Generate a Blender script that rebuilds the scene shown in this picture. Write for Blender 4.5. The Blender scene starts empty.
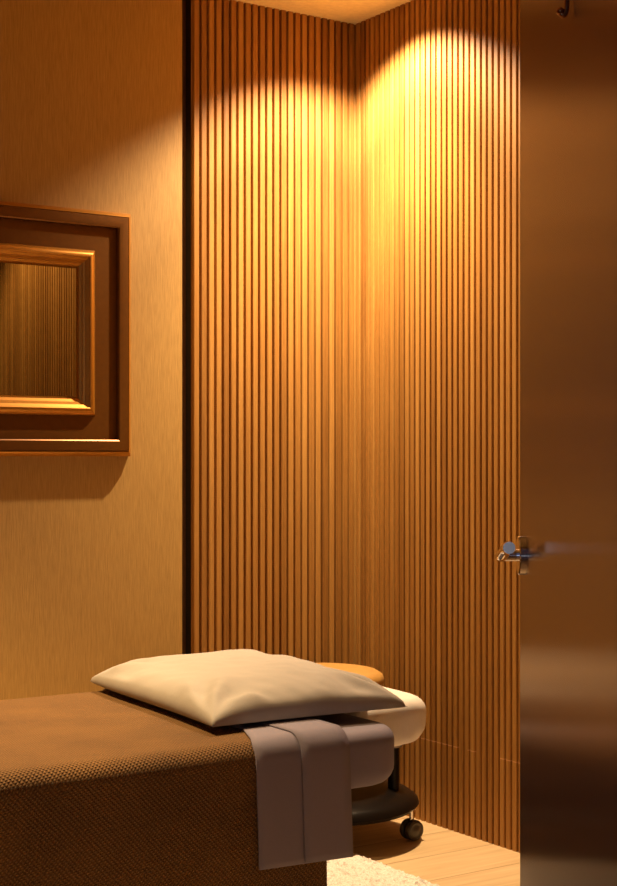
import bpy, bmesh, math, random
from mathutils import Vector, Matrix, noise
C = bpy.context.scene.collection
PI = math.pi
random.seed(4)

# ------------------------------------------------------------------ helpers
def link(name, bm, mat=None, parent=None, loc=(0, 0, 0), rot=(0, 0, 0), smooth=True, angle=40):
    me = bpy.data.meshes.new(name)
    bmesh.ops.recalc_face_normals(bm, faces=bm.faces)
    bm.to_mesh(me); bm.free()
    if smooth:
        for p in me.polygons: p.use_smooth = True
        me.set_sharp_from_angle(angle=math.radians(angle))
    o = bpy.data.objects.new(name, me); C.objects.link(o)
    if mat: me.materials.append(mat)
    if parent: o.parent = parent
    o.location = loc; o.rotation_euler = rot
    return o

def empty(name, loc=(0, 0, 0), rotz=0):
    o = bpy.data.objects.new(name, None); C.objects.link(o)
    o.empty_display_size = .1
    o.location = loc; o.rotation_euler = (0, 0, rotz)
    return o

def tag(o, label=None, cat=None, group=None, kind=None):
    if label: o['label'] = label
    if cat: o['category'] = cat
    if group: o['group'] = group
    if kind: o['kind'] = kind
    return o

def add_box(bm, x0, x1, y0, y1, z0, z1, bev=0, seg=2):
    r = bmesh.ops.create_cube(bm, size=1)
    vs = r['verts']
    for v in vs:
        v.co = Vector(((x0+x1)/2+v.co.x*(x1-x0), (y0+y1)/2+v.co.y*(y1-y0), (z0+z1)/2+v.co.z*(z1-z0)))
    if bev:
        es = list({e for v in vs for e in v.link_edges})
        bmesh.ops.bevel(bm, geom=es, offset=bev, segments=seg, affect='EDGES', profile=.5)

def box(name, dims, mat, parent=None, bev=0, **k):
    bm = bmesh.new(); add_box(bm, *dims, bev=bev)
    return link(name, bm, mat, parent, **k)

def add_lathe(bm, prof, n=48, M=Matrix()):
    """prof: list of (r, z); r = 0 at the ends closes"""
    rings = []
    for r, z in prof:
        if r < 1e-6: rings.append([bm.verts.new(M @ Vector((0, 0, z)))])
        else: rings.append([bm.verts.new(M @ Vector((r*math.cos(2*PI*i/n), r*math.sin(2*PI*i/n), z))) for i in range(n)])
    for a, b in zip(rings, rings[1:]):
        if len(a) == 1 and len(b) == 1: continue
        for i in range(n):
            j = (i+1) % n
            if len(a) == 1: bm.faces.new((a[0], b[i], b[j]))
            elif len(b) == 1: bm.faces.new((a[i], b[0], a[j]))
            else: bm.faces.new((a[i], b[i], b[j], a[j]))

def add_tube(bm, pts, rad, n=20, cap=True):
    pts = [Vector(p) for p in pts]
    if not isinstance(rad, (list, tuple)): rad = [rad]*len(pts)
    rings = []; up = None
    for i, p in enumerate(pts):
        t = (pts[min(i+1, len(pts)-1)]-pts[max(i-1, 0)]).normalized()
        if up is None: up = t.orthogonal().normalized()
        up = (up - t*up.dot(t)).normalized(); s = t.cross(up)
        rings.append([bm.verts.new(p+rad[i]*(math.cos(2*PI*k/n)*up+math.sin(2*PI*k/n)*s)) for k in range(n)])
    for a, b in zip(rings, rings[1:]):
        for k in range(n):
            bm.faces.new((a[k], a[(k+1) % n], b[(k+1) % n], b[k]))
    if cap:
        bm.faces.new(rings[0]); bm.faces.new(list(reversed(rings[-1])))

def outline(x0, x1, y0, y1, r, n=10):
    """rounded rectangle outline, r = (r00, r10, r11, r01) corner radii"""
    if not isinstance(r, (tuple, list)): r = (r,)*4
    cs = [(x0+r[0], y0+r[0], PI, r[0]), (x1-r[1], y0+r[1], 1.5*PI, r[1]), (x1-r[2], y1-r[2], 0, r[2]), (x0+r[3], y1-r[3], .5*PI, r[3])]
    out = []
    for cx, cy, a, rr in cs:
        for k in range(n+1):
            t = a+k/n*PI/2
            out.append((cx+rr*math.cos(t), cy+rr*math.sin(t), math.cos(t), math.sin(t)))
    return out

def add_slab(bm, x0, x1, y0, y1, z0, z1, rc, re_top, re_bot, fn=None, n=10):
    """cushion: rounded outline, rounded edges; fn perturbs"""
    ol = outline(x0, x1, y0, y1, rc, n)
    prof = []
    for k in range(7):
        t = k/6*PI/2; prof.append((re_bot*(1-math.sin(t)), z0+re_bot*(1-math.cos(t))))
    for k in range(1, 5): 
        prof.append((0, z0+re_bot+(z1-re_top-z0-re_bot)*k/5))
    for k in range(7):
        t = k/6*PI/2; prof.append((re_top*(1-math.cos(t)), z1-re_top+re_top*math.sin(t)))
    rings = []
    for off, z in prof:
        ring = []
        for (x, y, nx, ny) in ol:
            v = Vector((x-nx*off, y-ny*off, z))
            if fn: v = fn(v, nx, ny)
            ring.append(bm.verts.new(v))
        rings.append(ring)
    m = len(ol)
    for a, b in zip(rings, rings[1:]):
        for i in range(m):
            bm.faces.new((a[i], a[(i+1) % m], b[(i+1) % m], b[i]))
    bm.faces.new(list(reversed(rings[0]))); bm.faces.new(rings[-1])

# ------------------------------------------------------------------ materials
def new_mat(name):
    m = bpy.data.materials.new(name); m.use_nodes = True
    nt = m.node_tree; b = nt.nodes['Principled BSDF']
    return m, nt, b
def nd(nt, t, **k):
    n = nt.nodes.new(t)
    for a, v in k.items():
        if a in n.inputs: n.inputs[a].default_value = v
        else: setattr(n, a, v)
    return n
def ramp(nt, stops):
    r = nt.nodes.new('ShaderNodeValToRGB'); e = r.color_ramp.elements
    while len(e) < len(stops): e.new(.5)
    for i, (p, c) in enumerate(stops):
        e[i].position = p; e[i].color = (c[0], c[1], c[2], 1)
    return r
def math_n(nt, op, a, b=None, c=None):
    n = nt.nodes.new('ShaderNodeMath'); n.operation = op
    for i, v in enumerate((a, b, c)):
        if v is None: continue
        if isinstance(v, (int, float)): n.inputs[i].default_value = v
        else: nt.links.new(v, n.inputs[i])
    return n.outputs[0]
def bump(nt, b, h, strength, dist):
    n = nd(nt, 'ShaderNodeBump', Strength=strength, Distance=dist)
    nt.links.new(h, n.inputs['Height']); nt.links.new(n.outputs[0], b.inputs['Normal'])
    return n

def plain(name, col, rough=.5, metal=0, **k):
    m, nt, b = new_mat(name)
    tc = nd(nt, 'ShaderNodeTexCoord'); nz = nd(nt, 'ShaderNodeTexNoise', Scale=60.0, Detail=3.0)
    nt.links.new(tc.outputs['Object'], nz.inputs['Vector'])
    r = ramp(nt, [(.3, [c*.93 for c in col]), (.7, [min(1, c*1.05) for c in col])])
    nt.links.new(nz.outputs[0], r.inputs[0]); nt.links.new(r.outputs[0], b.inputs['Base Color'])
    b.inputs['Roughness'].default_value = rough; b.inputs['Metallic'].default_value = metal
    for a, v in k.items(): b.inputs[a].default_value = v
    return m

PITCH = .026
def slat_wood(name, seam=False):
    m, nt, b = new_mat(name); L = nt.links.new
    tc = nd(nt, 'ShaderNodeTexCoord'); sp = nd(nt, 'ShaderNodeSeparateXYZ'); L(tc.outputs['Object'], sp.inputs[0])
    idx = math_n(nt, 'FLOOR', math_n(nt, 'DIVIDE', sp.outputs[0], PITCH))
    wn = nd(nt, 'ShaderNodeTexWhiteNoise', noise_dimensions='1D'); L(idx, wn.inputs['W'])
    mp = nd(nt, 'ShaderNodeMapping', Scale=(260, 120, 3.0)); L(tc.outputs['Object'], mp.inputs[0])
    nz = nd(nt, 'ShaderNodeTexNoise', Scale=1.0, Detail=5.0, Roughness=.6); L(mp.outputs[0], nz.inputs['Vector'])
    mp2 = nd(nt, 'ShaderNodeMapping', Scale=(900, 500, 40)); L(tc.outputs['Object'], mp2.inputs[0])
    nz2 = nd(nt, 'ShaderNodeTexNoise', Scale=1.0, Detail=2.0); L(mp2.outputs[0], nz2.inputs['Vector'])
    f = math_n(nt, 'ADD', math_n(nt, 'MULTIPLY', nz.outputs[0], .55), math_n(nt, 'MULTIPLY', nz2.outputs[0], .22))
    f = math_n(nt, 'ADD', f, math_n(nt, 'MULTIPLY', wn.outputs[0], .23))
    r = ramp(nt, [(.22, (.18, .070, .012)), (.5, (.38, .182, .040)), (.8, (.60, .335, .092))]); L(f, r.inputs[0])
    col = r.outputs[0]
    if seam:
        d = math_n(nt, 'ABSOLUTE', math_n(nt, 'SUBTRACT', sp.outputs[2], .25))
        s = math_n(nt, 'LESS_THAN', d, .0016)
        n3 = nd(nt, 'ShaderNodeTexNoise', Scale=7.0); L(tc.outputs['Object'], n3.inputs['Vector'])
        s = math_n(nt, 'MULTIPLY', s, math_n(nt, 'GREATER_THAN', n3.outputs[0], .48))
        mx = nd(nt, 'ShaderNodeMix', data_type='RGBA'); L(math_n(nt, 'MULTIPLY', s, .6), mx.inputs[0])
        L(col, mx.inputs[6]); mx.inputs[7].default_value = (.8, .45, .2, 1); col = mx.outputs[2]
    L(col, b.inputs['Base Color'])
    b.inputs['Roughness'].default_value = .5
    b.inputs['Specular IOR Level'].default_value = .35
    bump(nt, b, nz.outputs[0], .25, .001)
    return m

def wallpaper():
    m, nt, b = new_mat('woven wallpaper'); L = nt.links.new
    tc = nd(nt, 'ShaderNodeTexCoord')
    mp = nd(nt, 'ShaderNodeMapping', Scale=(700, 700, 22)); L(tc.outputs['Object'], mp.inputs[0])
    nz = nd(nt, 'ShaderNodeTexNoise', Scale=1.0, Detail=3.0, Roughness=.6); L(mp.outputs[0], nz.inputs['Vector'])
    r = ramp(nt, [(.3, (.37, .215, .055)), (.7, (.54, .335, .10))]); L(nz.outputs[0], r.inputs[0])
    L(r.outputs[0], b.inputs['Base Color']); b.inputs['Roughness'].default_value = .6
    bump(nt, b, nz.outputs[0], .35, .0012)
    return m

def oak_floor():
    m, nt, b = new_mat('pale oak floor'); L = nt.links.new
    tc = nd(nt, 'ShaderNodeTexCoord')
    mp = nd(nt, 'ShaderNodeMapping', Scale=(2.0, 30, 1)); L(tc.outputs['Object'], mp.inputs[0])
    nz = nd(nt, 'ShaderNodeTexNoise', Scale=1.5, Detail=6.0, Roughness=.6, Distortion=.6); L(mp.outputs[0], nz.inputs['Vector'])
    br = nd(nt, 'ShaderNodeTexBrick', Scale=1.0); L(tc.outputs['Object'], br.inputs['Vector'])
    br.inputs['Color1'].default_value = (.80, .60, .36, 1); br.inputs['Color2'].default_value = (.72, .52, .29, 1); br.inputs['Mortar'].default_value = (.3, .16, .06, 1)
    br.inputs['Mortar Size'].default_value = .0015; br.inputs['Brick Width'].default_value = 1.4; br.inputs['Row Height'].default_value = .19
    r = ramp(nt, [(.3, (.78, .74, .66)), (.7, (1, 1, 1))]); L(nz.outputs[0], r.inputs[0])
    mx = nd(nt, 'ShaderNodeMix', data_type='RGBA', blend_type='MULTIPLY'); mx.inputs[0].default_value = 1
    L(br.outputs[0], mx.inputs[6]); L(r.outputs[0], mx.inputs[7]); L(mx.outputs[2], b.inputs['Base Color'])
    b.inputs['Roughness'].default_value = .38
    return m

def knit(name):
    """brown blanket, diagonal woven nap"""
    m, nt, b = new_mat(name); L = nt.links.new
    uv = nd(nt, 'ShaderNodeUVMap')
    w1 = nd(nt, 'ShaderNodeTexWave', wave_type='BANDS', bands_direction='X', Scale=1.0, Distortion=1.2, Detail=1.0)
    w1.inputs['Detail Scale'].default_value = 1.5
    mp1 = nd(nt, 'ShaderNodeMapping', Scale=(56, 56, 1), Rotation=(0, 0, .7)); L(uv.outputs[0], mp1.inputs[0]); L(mp1.outputs[0], w1.inputs['Vector'])
    w2 = nd(nt, 'ShaderNodeTexWave', wave_type='BANDS', bands_direction='X', Scale=1.0, Distortion=1.5, Detail=1.0)
    mp2 = nd(nt, 'ShaderNodeMapping', Scale=(42, 42, 1), Rotation=(0, 0, -.75)); L(uv.outputs[0], mp2.inputs[0]); L(mp2.outputs[0], w2.inputs['Vector'])
    nz = nd(nt, 'ShaderNodeTexNoise', Scale=420.0, Detail=3.0); L(uv.outputs[0], nz.inputs['Vector'])
    nb = nd(nt, 'ShaderNodeTexNoise', Scale=7.0, Detail=3.0); L(uv.outputs[0], nb.inputs['Vector'])
    h = math_n(nt, 'ADD', math_n(nt, 'MULTIPLY', w1.outputs[1], w2.outputs[1]), math_n(nt, 'MULTIPLY', nz.outputs[0], .5))
    f = math_n(nt, 'ADD', math_n(nt, 'MULTIPLY', h, .4), math_n(nt, 'MULTIPLY', nb.outputs[0], .5))
    r = ramp(nt, [(.2, (.10, .042, .007)), (.8, (.26, .120, .024))]); L(f, r.inputs[0])
    L(r.outputs[0], b.inputs['Base Color']); b.inputs['Roughness'].default_value = .9
    b.inputs['Sheen Weight'].default_value = .25; b.inputs['Sheen Roughness'].default_value = .4
    b.inputs['Sheen Tint'].default_value = (.9, .6, .3, 1)
    bump(nt, b, h, .85, .004)
    return m

def linen(name, col):
    m, nt, b = new_mat(name); L = nt.links.new
    tc = nd(nt, 'ShaderNodeTexCoord')
    nz = nd(nt, 'ShaderNodeTexNoise', Scale=700.0, Detail=2.0); L(tc.outputs['Object'], nz.inputs['Vector'])
    n2 = nd(nt, 'ShaderNodeTexNoise', Scale=9.0, Detail=3.0); L(tc.outputs['Object'], n2.inputs['Vector'])
    r = ramp(nt, [(.3, [c*.9 for c in col]), (.7, col)]); L(nz.outputs[0], r.inputs[0])
    L(r.outputs[0], b.inputs['Base Color']); b.inputs['Roughness'].default_value = .85
    h = math_n(nt, 'ADD', math_n(nt, 'MULTIPLY', nz.outputs[0], .05), n2.outputs[0])
    bump(nt, b, h, .35, .012)
    return m

def brushed(name):
    m, nt, b = new_mat(name); L = nt.links.new
    tc = nd(nt, 'ShaderNodeTexCoord')
    mp = nd(nt, 'ShaderNodeMapping', Scale=(900, 900, 2.5)); L(tc.outputs['Object'], mp.inputs[0])
    nz = nd(nt, 'ShaderNodeTexNoise', Scale=1.0, Detail=3.0); L(mp.outputs[0], nz.inputs['Vector'])
    r = ramp(nt, [(.3, (.36, .27, .19)), (.7, (.45, .345, .25))]); L(nz.outputs[0], r.inputs[0])
    L(r.outputs[0], b.inputs['Base Color']); b.inputs['Metallic'].default_value = 1
    b.inputs['Roughness'].default_value = .27; b.inputs['Anisotropic'].default_value = 1
    tg = nd(nt, 'ShaderNodeTangent', direction_type='RADIAL', axis='Z'); L(tg.outputs[0], b.inputs['Tangent'])
    b.inputs['Anisotropic Rotation'].default_value = DOOR_ANISO
    return m
DOOR_ANISO = 0.0

M_SLAT = slat_wood('slatted oak'); M_SLATR = slat_wood('slatted oak with seam', True)
M_PAPER = wallpaper(); M_FLOOR = oak_floor()
M_CEIL = plain('ceiling paint', (.95, .85, .55), .8)
M_TRIM = plain('dark oak trim', (.05, .022, .008), .6)
M_PLASTER = plain('brown plaster', (.10, .06, .035), .8)
M_GOLD = plain('bronzed gold moulding', (.20, .080, .012), .36, .5)
M_GOLD2 = plain('brushed gold lip', (.50, .22, .025), .33, .6)
M_MIRROR = plain('mirror glass', (.62, .58, .5), .004, 1)
M_BLANKET = knit('brown knitted blanket')
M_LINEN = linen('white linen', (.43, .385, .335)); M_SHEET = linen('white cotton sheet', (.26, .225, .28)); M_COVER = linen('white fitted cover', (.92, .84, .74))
M_TAN = plain('tan leather', (.45, .24, .06), .45)
M_BLACK = plain('black plastic', (.008, .006, .005), .28, **{'Specular IOR Level': .15})
M_RUBBER = plain('caster rubber', (.05, .04, .03), .4)
M_GREY = plain('grey collar', (.3, .26, .24), .4, .3)
M_CHROME = plain('polished chrome', (.75, .75, .78), .08, 1)
M_DOOR = brushed('brushed steel')
M_BRONZE = plain('bronze hook', (.30, .12, .05), .2, 1)
M_WALNUT = plain('dark table frame', (.06, .03, .012), .5)

def rug_mat():
    m, nt, b = new_mat('white shag'); L = nt.links.new
    tc = nd(nt, 'ShaderNodeTexCoord'); nz = nd(nt, 'ShaderNodeTexNoise', Scale=160.0, Detail=4.0); L(tc.outputs['Object'], nz.inputs['Vector'])
    r = ramp(nt, [(.3, (.7, .62, .52)), (.65, (.95, .90, .82))]); L(nz.outputs[0], r.inputs[0]); L(r.outputs[0], b.inputs['Base Color'])
    b.inputs['Roughness'].default_value = .95
    bump(nt, b, nz.outputs[0], .8, .006); return m
M_RUG = rug_mat()

# ------------------------------------------------------------------ room
# camera stands at the origin in the corridor; back wall at y = YB, right wall at x = XR
H = 2.5; XR = 2.776; YB = 3.906; YP = 3.909; XL = -.9; XC0 = 2.776-23*.026; YF = .80
CAMH = 1.10
S = lambda o: tag(o, kind='structure')

S(box('floor', (XL-.1, XR+.1, -2.2, YP+.1, -.1, 0), M_FLOOR))
S(box('ceiling', (XL-.1, XR+.1, YF-.1, YP+.1, H, H+.1), M_CEIL))
S(box('wall_back', (XL-.1, XC0-.035, YP, YP+.08, 0, H), M_PAPER))
S(box('wall_left', (XL-.1, XL, YF, YP, 0, H), M_PAPER))
# front wall with the doorway the camera looks through
bm = bmesh.new(); DX0, DX1, DH = .06, 1.02, 2.14
add_box(bm, XL, DX0, YF-.1, YF, 0, H); add_box(bm, DX1, XR+.1, YF-.1, YF, 0, H); add_box(bm, DX0, DX1, YF-.1, YF, DH, H)
S(link('wall_front', bm, M_PLASTER, smooth=False))
bm = bmesh.new()
add_box(bm, DX0, DX0+.02, YF-.11, YF+.01, 0, DH); add_box(bm, DX1-.02, DX1, YF-.11, YF+.01, 0, DH); add_box(bm, DX0, DX1, YF-.11, YF+.01, DH-.02, DH)
S(link('trim_2', bm, M_TRIM, smooth=False))

M_SIDESHADE = plain('slat panel side shade', (.012, .008, .005), .8)  # shade on the slat panel's end face, put into the colour
M_GAP = plain('brown shadow gap', (.13, .055, .015), .6)
def slat_wall(name, width, thick, mat, loc, rotz, first=0):
    """local x along the wall, local -y faces the room; slats with grooves between them"""
    bm = bmesh.new()
    dep = .0115; w = .0180; r = .0022
    pts = []
    n = int(round(width/PITCH))
    for k in range(n):
        x0 = k*PITCH+(PITCH-w)/2; x1 = x0+w
        pts += [(x0-.0002, dep), (x0, r), (x0+.3*r, .3*r), (x0+r, 0), (x1-r, 0), (x1-.3*r, .3*r), (x1, r), (x1+.0002, dep)]
    pts = [(0, dep)]+pts+[(n*PITCH, dep)]
    full = [(0, thick)]+pts+[(n*PITCH, thick)]
    lo = [bm.verts.new((x, y, 0)) for x, y in full]; hi = [bm.verts.new((x, y, H)) for x, y in full]
    for i in range(len(full)-1): bm.faces.new((lo[i], lo[i+1], hi[i+1], hi[i]))
    bm.faces.new((lo[-1], lo[0], hi[0], hi[-1])); bm.faces.new(lo); bm.faces.new(list(reversed(hi)))
    o = S(link(name, bm, mat, loc=loc, rot=(0, 0, rotz), smooth=False))
    o.data.materials.append(M_SIDESHADE)
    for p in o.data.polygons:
        if abs(p.normal.x) > .9 and (abs(p.center.x) < 1e-4): p.material_index = 1      # panel's left end face, its shade painted in near-black
    return o
NC = 23
slat_wall('wall_corner', NC*PITCH, .11, M_SLAT, (XC0, YB, 0), 0)
NR = int((YB-YF)/PITCH)+3
slat_wall('wall_right', NR*PITCH, .1, M_SLATR, (XR, YB+3*PITCH, 0), -PI/2)
S(box('trim_1', (XC0-.035, XC0, YB+.045, YB+.08, 0, H), M_GAP))

# ------------------------------------------------------------------ framed mirror
fx1 = 1.964; fw = .82; fx0 = fx1-fw; fz0 = 1.105; fz1 = 1.812
root = empty('framed_mirror', ((fx0+fx1)/2, YP, fz0))
tag(root, 'square mirror in a deep bronzed gold frame hanging on the tan wallpaper', 'mirror')
def sweep(name, prof, mat):
    """prof: (u inward from the outer edge, p out from the wall), swept round the rectangle with mitres"""
    bm = bmesh.new(); rings = []
    for u, p in prof:
        p = p*.78 if p > .002 else p; cs = [(fx0+u, fz0+u), (fx1-u, fz0+u), (fx1-u, fz1-u), (fx0+u, fz1-u)]
        rings.append([bm.verts.new((x-(fx0+fx1)/2, -p, z-fz0)) for x, z in cs])
    m = len(rings)
    for i in range(m):
        a, b = rings[i], rings[(i+1) % m]
        for k in range(4): bm.faces.new((a[k], a[(k+1) % 4], b[(k+1) % 4], b[k]))
    return link(name, bm, mat, root, smooth=True, angle=25)
sweep('outer_lip', [(0, .001), (0, .018), (.002, .022), (.010, .036), (.0125, .038), (.0125, .001)], M_GOLD2)
sweep('outer_moulding', [(.013, .001), (.013, .037), (.016, .037), (.017, .043), (.030, .045), (.044, .043), (.047, .040), (.048, .022), (.048, .001)], M_GOLD)
sweep('frame_panel', [(.0485, .001), (.0485, .024), (.1165, .026), (.1165, .001)], M_GOLD)
sweep('inner_moulding', [(0.117, 0.001), (0.117, 0.027), (0.1211, 0.036), (0.1259, 0.041), (0.1318, 0.044), (0.1365, 0.045), (0.1394, 0.043), (0.14, 0.039), (0.1471, 0.034), (0.1477, 0.03), (0.1554, 0.026), (0.1559, 0.021), (0.1636, 0.016), (0.1642, 0.01), (0.1695, 0.008), (0.1695, 0.001)], M_GOLD2)
bm = bmesh.new(); add_box(bm, -(fw/2-0.17), fw/2-0.17, -.0055, -.001, 0.17, fz1-fz0-0.17)
link('mirror_glass', bm, M_MIRROR, root, smooth=False)

# ------------------------------------------------------------------ rug
bm = bmesh.new(); rx0, rx1, ry0, ry1 = .9, 2.368, 2.3, 3.33; nx, ny = 250, 190
g = []
for i in range(nx+1):
    row = []
    for j in range(ny+1):
        x = rx0+(rx1-rx0)*i/nx; y = ry0+(ry1-ry0)*j/ny
        e = min(i, nx-i, j, ny-j)
        z = .004+.012*min(1, e/4)+(.011*abs(noise.noise(Vector((x*90, y*90, 0))))+.004*random.random() if e else -.002)
        jx = .004*noise.noise(Vector((x*60, y*60, 5))); jy = .004*noise.noise(Vector((x*60, y*60, 9)))
        row.append(bm.verts.new((x+jx, y+jy, z)))
    g.append(row)
for i in range(nx):
    for j in range(ny): bm.faces.new((g[i][j], g[i+1][j], g[i+1][j+1], g[i][j+1]))
bmesh.ops.recalc_face_normals(bm, faces=bm.faces)
edge = [e for e in bm.edges if e.is_boundary]
r = bmesh.ops.extrude_edge_only(bm, edges=edge)
for v in r['geom']:
    if isinstance(v, bmesh.types.BMVert): v.co.z = 0.0005
rug = link('rug', bm, M_RUG)
tag(rug, 'fluffy white shag rug on the pale wood floor under the massage table', 'rug')

# ------------------------------------------------------------------ massage table
TX0, TX1, TY0, TY1 = .02, 1.964, 2.548, 3.345; MZ0, MZ1 = .395, .518
tb = empty('massage_table', ((TX0+TX1)/2, (TY0+TY1)/2, .015))
tag(tb, 'massage table with a white covered mattress and padded headrest beside the slatted corner', 'massage table')
def Lc(x0, x1, y0, y1, z0, z1): 
    cx, cy, cz = tb.location
    return (x0-cx, x1-cx, y0-cy, y1-cy, z0-cz, z1-cz)
bm = bmesh.new()
def wob(v, nx, ny):
    n = noise.noise(Vector((v.x*6, v.y*6, v.z*5)))
    return v+Vector((nx, ny, 0))*n*.006
add_slab(bm, *Lc(TX0, TX1, TY0, TY1, MZ0, MZ1), (.05, .10, .10, .05),   .030, .04, wob, n=14)
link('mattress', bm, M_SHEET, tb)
bm = bmesh.new(); add_box(bm, *Lc(.08, 1.72, 2.57, 3.28, .335, .392), bev=.006); link('table_frame', bm, M_WALNUT, tb)
for x in (.2, 1.56):
    for y in (2.62, 3.20):
        bm = bmesh.new(); add_box(bm, *Lc(x-.03, x+.03, y-.03, y+.03, .024, .334), bev=.004); link('leg', bm, M_WALNUT, tb)
# headrest: thick cushion under a gathered white cover
bm = bmesh.new()
hx0, hx1, hy0, hy1 = 1.968, 2.222, 2.755, 3.10
def gather(v, nx, ny):
    k = max(0, min(1, (.505-.02-(v.z+tb.location.z))/.06))
    a = math.atan2(ny, nx)
    ripple = math.sin((v.x*130-v.y*130)+2*noise.noise(v*20))*.0022*k
    return v+Vector((nx, ny, 0))*(ripple-.004*k)+Vector((0, 0, .004*noise.noise(v*9)))
add_slab(bm, *Lc(hx0, hx1, hy0, hy1, .422, .530), (.03, .115, .115, .03), .034, .038, gather, n=40)
link('headrest', bm, M_COVER, tb)
bm = bmesh.new(); 
add_box(bm, *Lc(1.70, 2.10, 2.84, 2.855, .396, .414)); add_box(bm, *Lc(1.70, 2.10, 3.0, 3.015, .396, .414))
link('headrest_bracket', bm, M_BLACK, tb)

# ------------------------------------------------------------------ cloth that follows the mattress section
def section(off, zf, zb, yflare=0.0, step=.012):
    """(y, z) points: from front hem over the top to the back hem, off = distance from the mattress"""
    R = .030+off; y0 = TY0-off; y1 = TY1+off; zt = MZ1+off
    pts = []
    n = max(2, int((zt-R-zf)/step))
    for k in range(n): pts.append((y0-yflare*(1-k/n), zf+(zt-R-zf)*k/n))
    for k in range(9): t = k/8*PI/2; pts.append((y0+R-R*math.cos(t), zt-R+R*math.sin(t)))
    n2 = int((y1-y0-2*R)/.02)
    for k in range(1, n2): pts.append((y0+R+(y1-y0-2*R)*k/n2, zt))
    for k in range(9): t = k/8*PI/2; pts.append((y1-R+R*math.sin(t), zt-R+R*math.cos(t)))
    n = max(2, int((zt-R-zb)/.03))
    for k in range(1, n+1): pts.append((y1+yflare*k/n, zt-R-(zt-R-zb)*k/n))
    return pts
def cloth(name, x0, x1, off, zf, zb, mat, th=.004, flare=0, step=.012, fold=.0, hemskew=0, ymax=None, skew=0, dx=.02):
    pts = section(off, zf, zb, flare, step)
    if ymax: pts = [p for p in pts if p[0] <= ymax or p[1] < 0]
    arc = [0]
    for a, b in zip(pts, pts[1:]): arc.append(arc[-1]+math.hypot(b[0]-a[0], b[1]-a[1]))
    nx = max(2, int((x1-x0)/dx)); bm = bmesh.new(); uvl = bm.loops.layers.uv.new('UVMap')
    V = []; uvd = {}
    for i in range(nx+1):
        s = i/nx; x = x0+(x1-x0)*s; row = []
        for k, (y, z) in enumerate(pts):
            zt = MZ1+off; low = max(0, (zt-.06-z)/.4)
            front = -1 if y < 2.9 else 1
            yy = y+front*(abs(low)*fold*(math.sin(x*17+1)+.5*math.sin(x*41))*.5+ (fold*low*.6))
            zz = z
            if z > zt-.03: zz += .0025*noise.noise(Vector((x*5, y*5, 1)))*min(1, off*200)*.6
            if k == 0 or low > 0: zz += hemskew*s*min(1, low*2)
            v = bm.verts.new((x+skew*(1-s)*min(1, max(0, (y-2.55)/.12)), yy, zz)); uvd[v] = (x, arc[k]); row.append(v)
        V.append(row)
    for i in range(nx):
        for k in range(len(pts)-1):
            f = bm.faces.new((V[i][k], V[i+1][k], V[i+1][k+1], V[i][k+1]))
            for l in f.loops: l[uvl].uv = uvd[l.vert]
    o = link(name, bm, mat)
    md = o.modifiers.new('thickness', 'SOLIDIFY'); md.thickness = th; md.offset = 0
    return o
bl = cloth('blanket', -.05, 1.728, .007, .05, .10, M_BLANKET, th=.006, flare=.008, fold=.007)
tag(bl, 'brown knitted blanket draped over the massage table down to the floor', 'blanket')
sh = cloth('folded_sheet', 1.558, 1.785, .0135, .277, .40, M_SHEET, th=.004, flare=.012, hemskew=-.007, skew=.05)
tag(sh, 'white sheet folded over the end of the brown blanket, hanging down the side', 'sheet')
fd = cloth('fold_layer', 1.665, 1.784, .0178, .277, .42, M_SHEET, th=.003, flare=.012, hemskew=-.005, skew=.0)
fd.parent = sh

# ------------------------------------------------------------------ pillow
bm = bmesh.new(); N = 90
PXh, PYh = .243, .358
top = []; bot = []
for i in range(N+1):
    rt = []; rb = []
    for j in range(N+1):
        u = -1+2*i/N; v = -1+2*j/N
        # pulled corners, hollow sides
        pinch = 1-.07*(1-abs(u)**2)*abs(v)**6
        x = u*PXh*(1-.06*(1-abs(v)**2.2)*abs(u)**5); y = v*PYh*(1-.05*(1-abs(u)**2.2)*abs(v)**5)
        e = ((1-abs(u)**2.6)*(1-abs(v)**3.0))
        t = max(0, e)**.36
        cr = (abs(u)*abs(v))**2
        edge = min(1, 4*max(0, e))
        # radial puckers running from corners and seam
        ang = math.atan2(v-math.copysign(1, v), u-math.copysign(1, u))
        dc = math.hypot(1-abs(u), 1-abs(v))
        puck = math.sin(ang*10+3*noise.noise(Vector((u*2, v*2, 0))))*.008*math.exp(-((dc-.38)/.28)**2)
        wr = .006*noise.noise(Vector((u*2.2+4, v*2.6, 1)))+.004*noise.noise(Vector((u*6+v*3, v*6, 2)))
        t *= 1-.24*(1-u)/2*(1+v)/2
        z = .007+.086*t+(wr+puck)*edge+.003*cr
        # slump of the side nearest the viewer
        x += .022*max(0, -u)**3*max(0, v)**3
        rt.append(bm.verts.new((x, y, z)))
        zb = max(.000, .007-.007*min(1, 3.2*e))
        rb.append(bm.verts.new((x, y, zb)) if 0 < i < N and 0 < j < N else rt[-1])
    top.append(rt); bot.append(rb)
for i in range(N):
    for j in range(N):
        bm.faces.new((top[i][j], top[i+1][j], top[i+1][j+1], top[i][j+1]))
        f = (bot[i][j], bot[i][j+1], bot[i+1][j+1], bot[i+1][j])
        try: bm.faces.new(f)
        except ValueError: pass
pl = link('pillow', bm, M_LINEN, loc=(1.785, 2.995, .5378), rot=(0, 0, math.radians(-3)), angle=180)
tag(pl, 'plump white pillow lying on the brown blanket at the head of the massage table', 'pillow')

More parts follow.
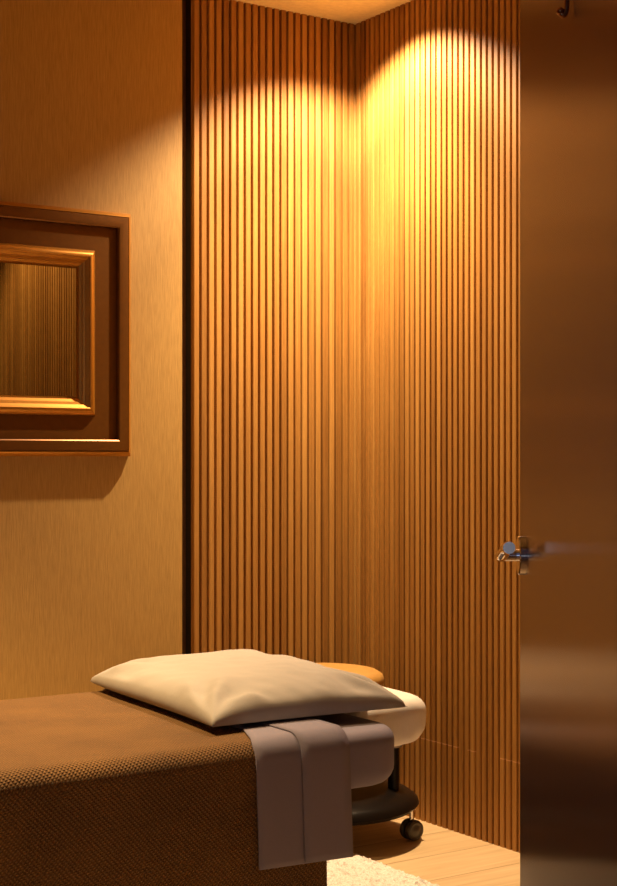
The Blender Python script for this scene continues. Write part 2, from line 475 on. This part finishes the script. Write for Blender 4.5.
# ------------------------------------------------------------------ rolling stool in the corner
sx, sy = 2.418, 3.562
st = empty('rolling_stool', (sx, sy, 0), rotz=math.radians(-33.6-7.5))
tag(st, 'low rolling stool with a tan seat and black base standing in the slatted corner', 'stool')
bm = bmesh.new(); add_lathe(bm, [(0, .435), (.15, .435), (.168, .440), (.176, .452), (.177, .462), (.172, .474), (.155, .484), (.11, .491), (.05, .494), (0, .495)], 72)
link('seat', bm, M_TAN, st)
bm = bmesh.new(); add_lathe(bm, [(0, .150), (.032, .150), (.032, .30), (.018, .302), (.018, .42), (.08, .424), (.08, .4345), (0, .4345)], 32)
link('column', bm, M_BLACK, st)
bm = bmesh.new(); add_lathe(bm, [(0, .092), (.235, .092), (.268, .096), (.277, .106), (.274, .118), (.255, .132), (.20, .148), (.12, .160), (.05, .168), (0, .169)], 72)
link('base', bm, M_BLACK, st)
bm = bmesh.new(); px_ = .204
add_tube(bm, [(px_, 0, .12), (px_, 0, .27), (px_, 0, .36)], .0165, 24); ps = link('side_post', bm, M_BLACK, st)
bm = bmesh.new(); add_lathe(bm, [(.0168, .268), (.024, .268), (.024, .296), (.0168, .296), (.0168, .268)], 28, Matrix.Translation((px_, 0, 0)))
link('collar', bm, M_GREY, ps)
wheel = None
for k in range(4):
    a = k*PI/2; cx, cy = .256*math.cos(a), .256*math.sin(a)
    bm = bmesh.new(); wr = .030; th = (k*1.3+.75)
    Rm = Matrix.Translation((cx, cy, wr+.001)) @ Matrix.Rotation(th, 4, 'Z') @ Matrix.Rotation(PI/2, 4, 'X')
    for s in (-1, 1):
        prof = [(0, s*.004), (.026, s*.004), (.0295, s*.007), (.030, s*.014), (.028, s*.020), (.022, s*.023), (.018, s*.021), (.012, s*.022), (.006, s*.025), (0, s*.025)]
        add_lathe(bm, prof, 32, Rm)
    add_lathe(bm, [(0, -.0045), (.008, -.0045), (.008, .0045), (0, .0045)], 16, Rm)
    w = link('caster', bm, M_RUBBER, st)
    bm = bmesh.new(); add_tube(bm, [(cx, cy, .055), (cx, cy, .0925)], .007, 14); link('caster_stem', bm, M_CHROME, w)

# ------------------------------------------------------------------ steel door with lever handle and coat hook
YAW = math.radians(33.6)
fwd = Vector((math.sin(YAW), math.cos(YAW), 0)); rgt = Vector((math.cos(YAW), -math.sin(YAW), 0))
def cam(z, xc, h): 
    p = fwd*z+rgt*xc; return Vector((p.x, p.y, h))
ZE = 2.15; XE = (520-308.5)/1484*ZE
phi = math.radians(1.4)
d_in = (fwd*math.cos(phi)+rgt*math.sin(phi)).normalized()          # along the leaf, hinge -> free edge
E = cam(ZE, XE, 0)
W = .86; T = .042
hinge = E-d_in*W
ang = math.atan2(d_in.y, d_in.x)
# local: +x from hinge to free edge, +y = left normal (towards the viewer's left); face at y=0
bm = bmesh.new(); add_box(bm, 0, W, -T, 0, .008, 2.11, bev=.001, seg=1)
door = S(link('door_1', bm, M_DOOR, loc=hinge, rot=(0, 0, ang), smooth=False))
hz = .963; hxp = W-.060
bm = bmesh.new()
pts = [(hxp, .010, hz), (hxp, .026, hz)]
for k in range(1, 7): t = k/6*PI/2; pts.append((hxp-.010*(1-math.cos(t)), .026+.010*math.sin(t), hz))
for k in range(1, 10):
    s = k/9; pts.append((hxp-.010-.115*s, .036+.0*s, hz+.018*s*s*(3-2*s)))
add_tube(bm, pts, .0082, 24)
for e in [e for e in bm.edges if e.is_valid and len(e.link_faces) == 2 and any(len(f.verts) > 10 for f in e.link_faces)]: pass
hd = link('door_handle', bm, M_CHROME, door)
bm = bmesh.new(); add_lathe(bm, [(0, 0), (.0275, 0), (.0275, .0085), (.026, .010), (0, .010)], 48, Matrix.Translation((hxp, 0.0002, hz)) @ Matrix.Rotation(-PI/2, 4, 'X'))
link('rose', bm, M_CHROME, hd, angle=30)
# coat hook: px 567 -> z about 1.81
hk = hinge; xk = W-(ZE-1.65); zk = 1.586
bm = bmesh.new()
add_box(bm, xk-.012, xk+.012, .0005, .004, zk+.05, zk+.13, bev=.001)
pp = []
pp += [(xk, .004, zk+.07), (xk, .0065, zk+.045), (xk, .007, zk+.018)]
for k in range(1, 9):
    t = k/8*PI*.8; pp.append((xk, .007+.004*(1-math.cos(t)), zk+.018-.012*math.sin(t)))
add_tube(bm, pp, [.003]*len(pp), 12)
bmesh.ops.create_icosphere(bm, subdivisions=2, radius=.0045, matrix=Matrix.Translation(pp[-1]))
add_tube(bm, [(xk, .004, zk+.11), (xk, .02, zk+.12), (xk, .03, zk+.14)], .0045, 12)
link('coat_hook', bm, M_BRONZE, door)

# ------------------------------------------------------------------ lamps
def downlight(x, y, power, size, blend, label, rad=.018, colr=(1, .69, .33), tilt=0):
    t = empty('downlight', (x, y, H))
    tag(t, label, 'ceiling light', 'recessed ceiling downlights')
    bm = bmesh.new(); add_lathe(bm, [(.036, -.0005), (.048, -.0005), (.048, -.004), (.036, -.006), (.034, -.001), (.036, -.0005)], 40); link('trim_ring', bm, M_CHROME, t)
    L = bpy.data.lights.new('spot', 'SPOT'); L.energy = power; L.spot_size = math.radians(size); L.spot_blend = blend; L.color = colr; L.shadow_soft_size = rad
    o = bpy.data.objects.new('lamp', L); C.objects.link(o); o.parent = t; o.location = (0, 0, -.012); o.rotation_euler = (0, -math.radians(tilt), 0)
    return o
AX, AY = 2.54, 3.555
lampA = downlight(AX, AY, 118, 124, .5, 'round recessed ceiling downlight in the slatted corner', tilt=5, colr=(1, .74, .50))
L2 = bpy.data.lights.new('beam', 'SPOT'); L2.energy = 215; L2.spot_size = math.radians(78); L2.spot_blend = 1; L2.color = (1, .70, .37); L2.shadow_soft_size = .018
o2 = bpy.data.objects.new('beam', L2); C.objects.link(o2); o2.parent = lampA.parent; o2.location = (0, 0, -.012)
downlight(2.30, 1.40, 44, 86, .7, 'added unseen downlight behind the steel door, lighting the slats shown in the mirror', tilt=30)  # added lamp, washes the right wall so the mirror reflects lit slats
downlight(.80, 3.10, 400, 74, 1, 'round recessed ceiling downlight above the massage table')

# cool daylight of the corridor behind the camera
w = bpy.data.worlds.new('World'); bpy.context.scene.world = w; w.use_nodes = True
wt = w.node_tree; bg = wt.nodes['Background']
wc = nd(wt, 'ShaderNodeTexCoord'); ws = nd(wt, 'ShaderNodeSeparateXYZ'); wt.links.new(wc.outputs['Generated'], ws.inputs[0])
wr_ = ramp(wt, [(.0, (3.0, 3.6, 4.6)), (.11, (.26, .26, .42))]); wt.links.new(math_n(wt, 'ABSOLUTE', ws.outputs[2]), wr_.inputs[0])
wt.links.new(wr_.outputs[0], bg.inputs[0]); bg.inputs[1].default_value = .30

# ------------------------------------------------------------------ camera
cd = bpy.data.cameras.new('camera'); co = bpy.data.objects.new('camera', cd); C.objects.link(co)
co.location = (0, 0, CAMH); co.rotation_euler = (PI/2, 0, -YAW)
cd.sensor_fit = 'VERTICAL'; cd.sensor_height = 36; cd.lens = 1484/886*36
cd.shift_y = -(443-458)/886*1.0; cd.clip_start = .02
bpy.context.scene.camera = co
sc = bpy.context.scene
sc.view_settings.view_transform = 'Standard'; sc.view_settings.look = 'None'
sc.view_settings.exposure = .16; sc.view_settings.gamma = 1; sc.view_settings.use_curve_mapping = False
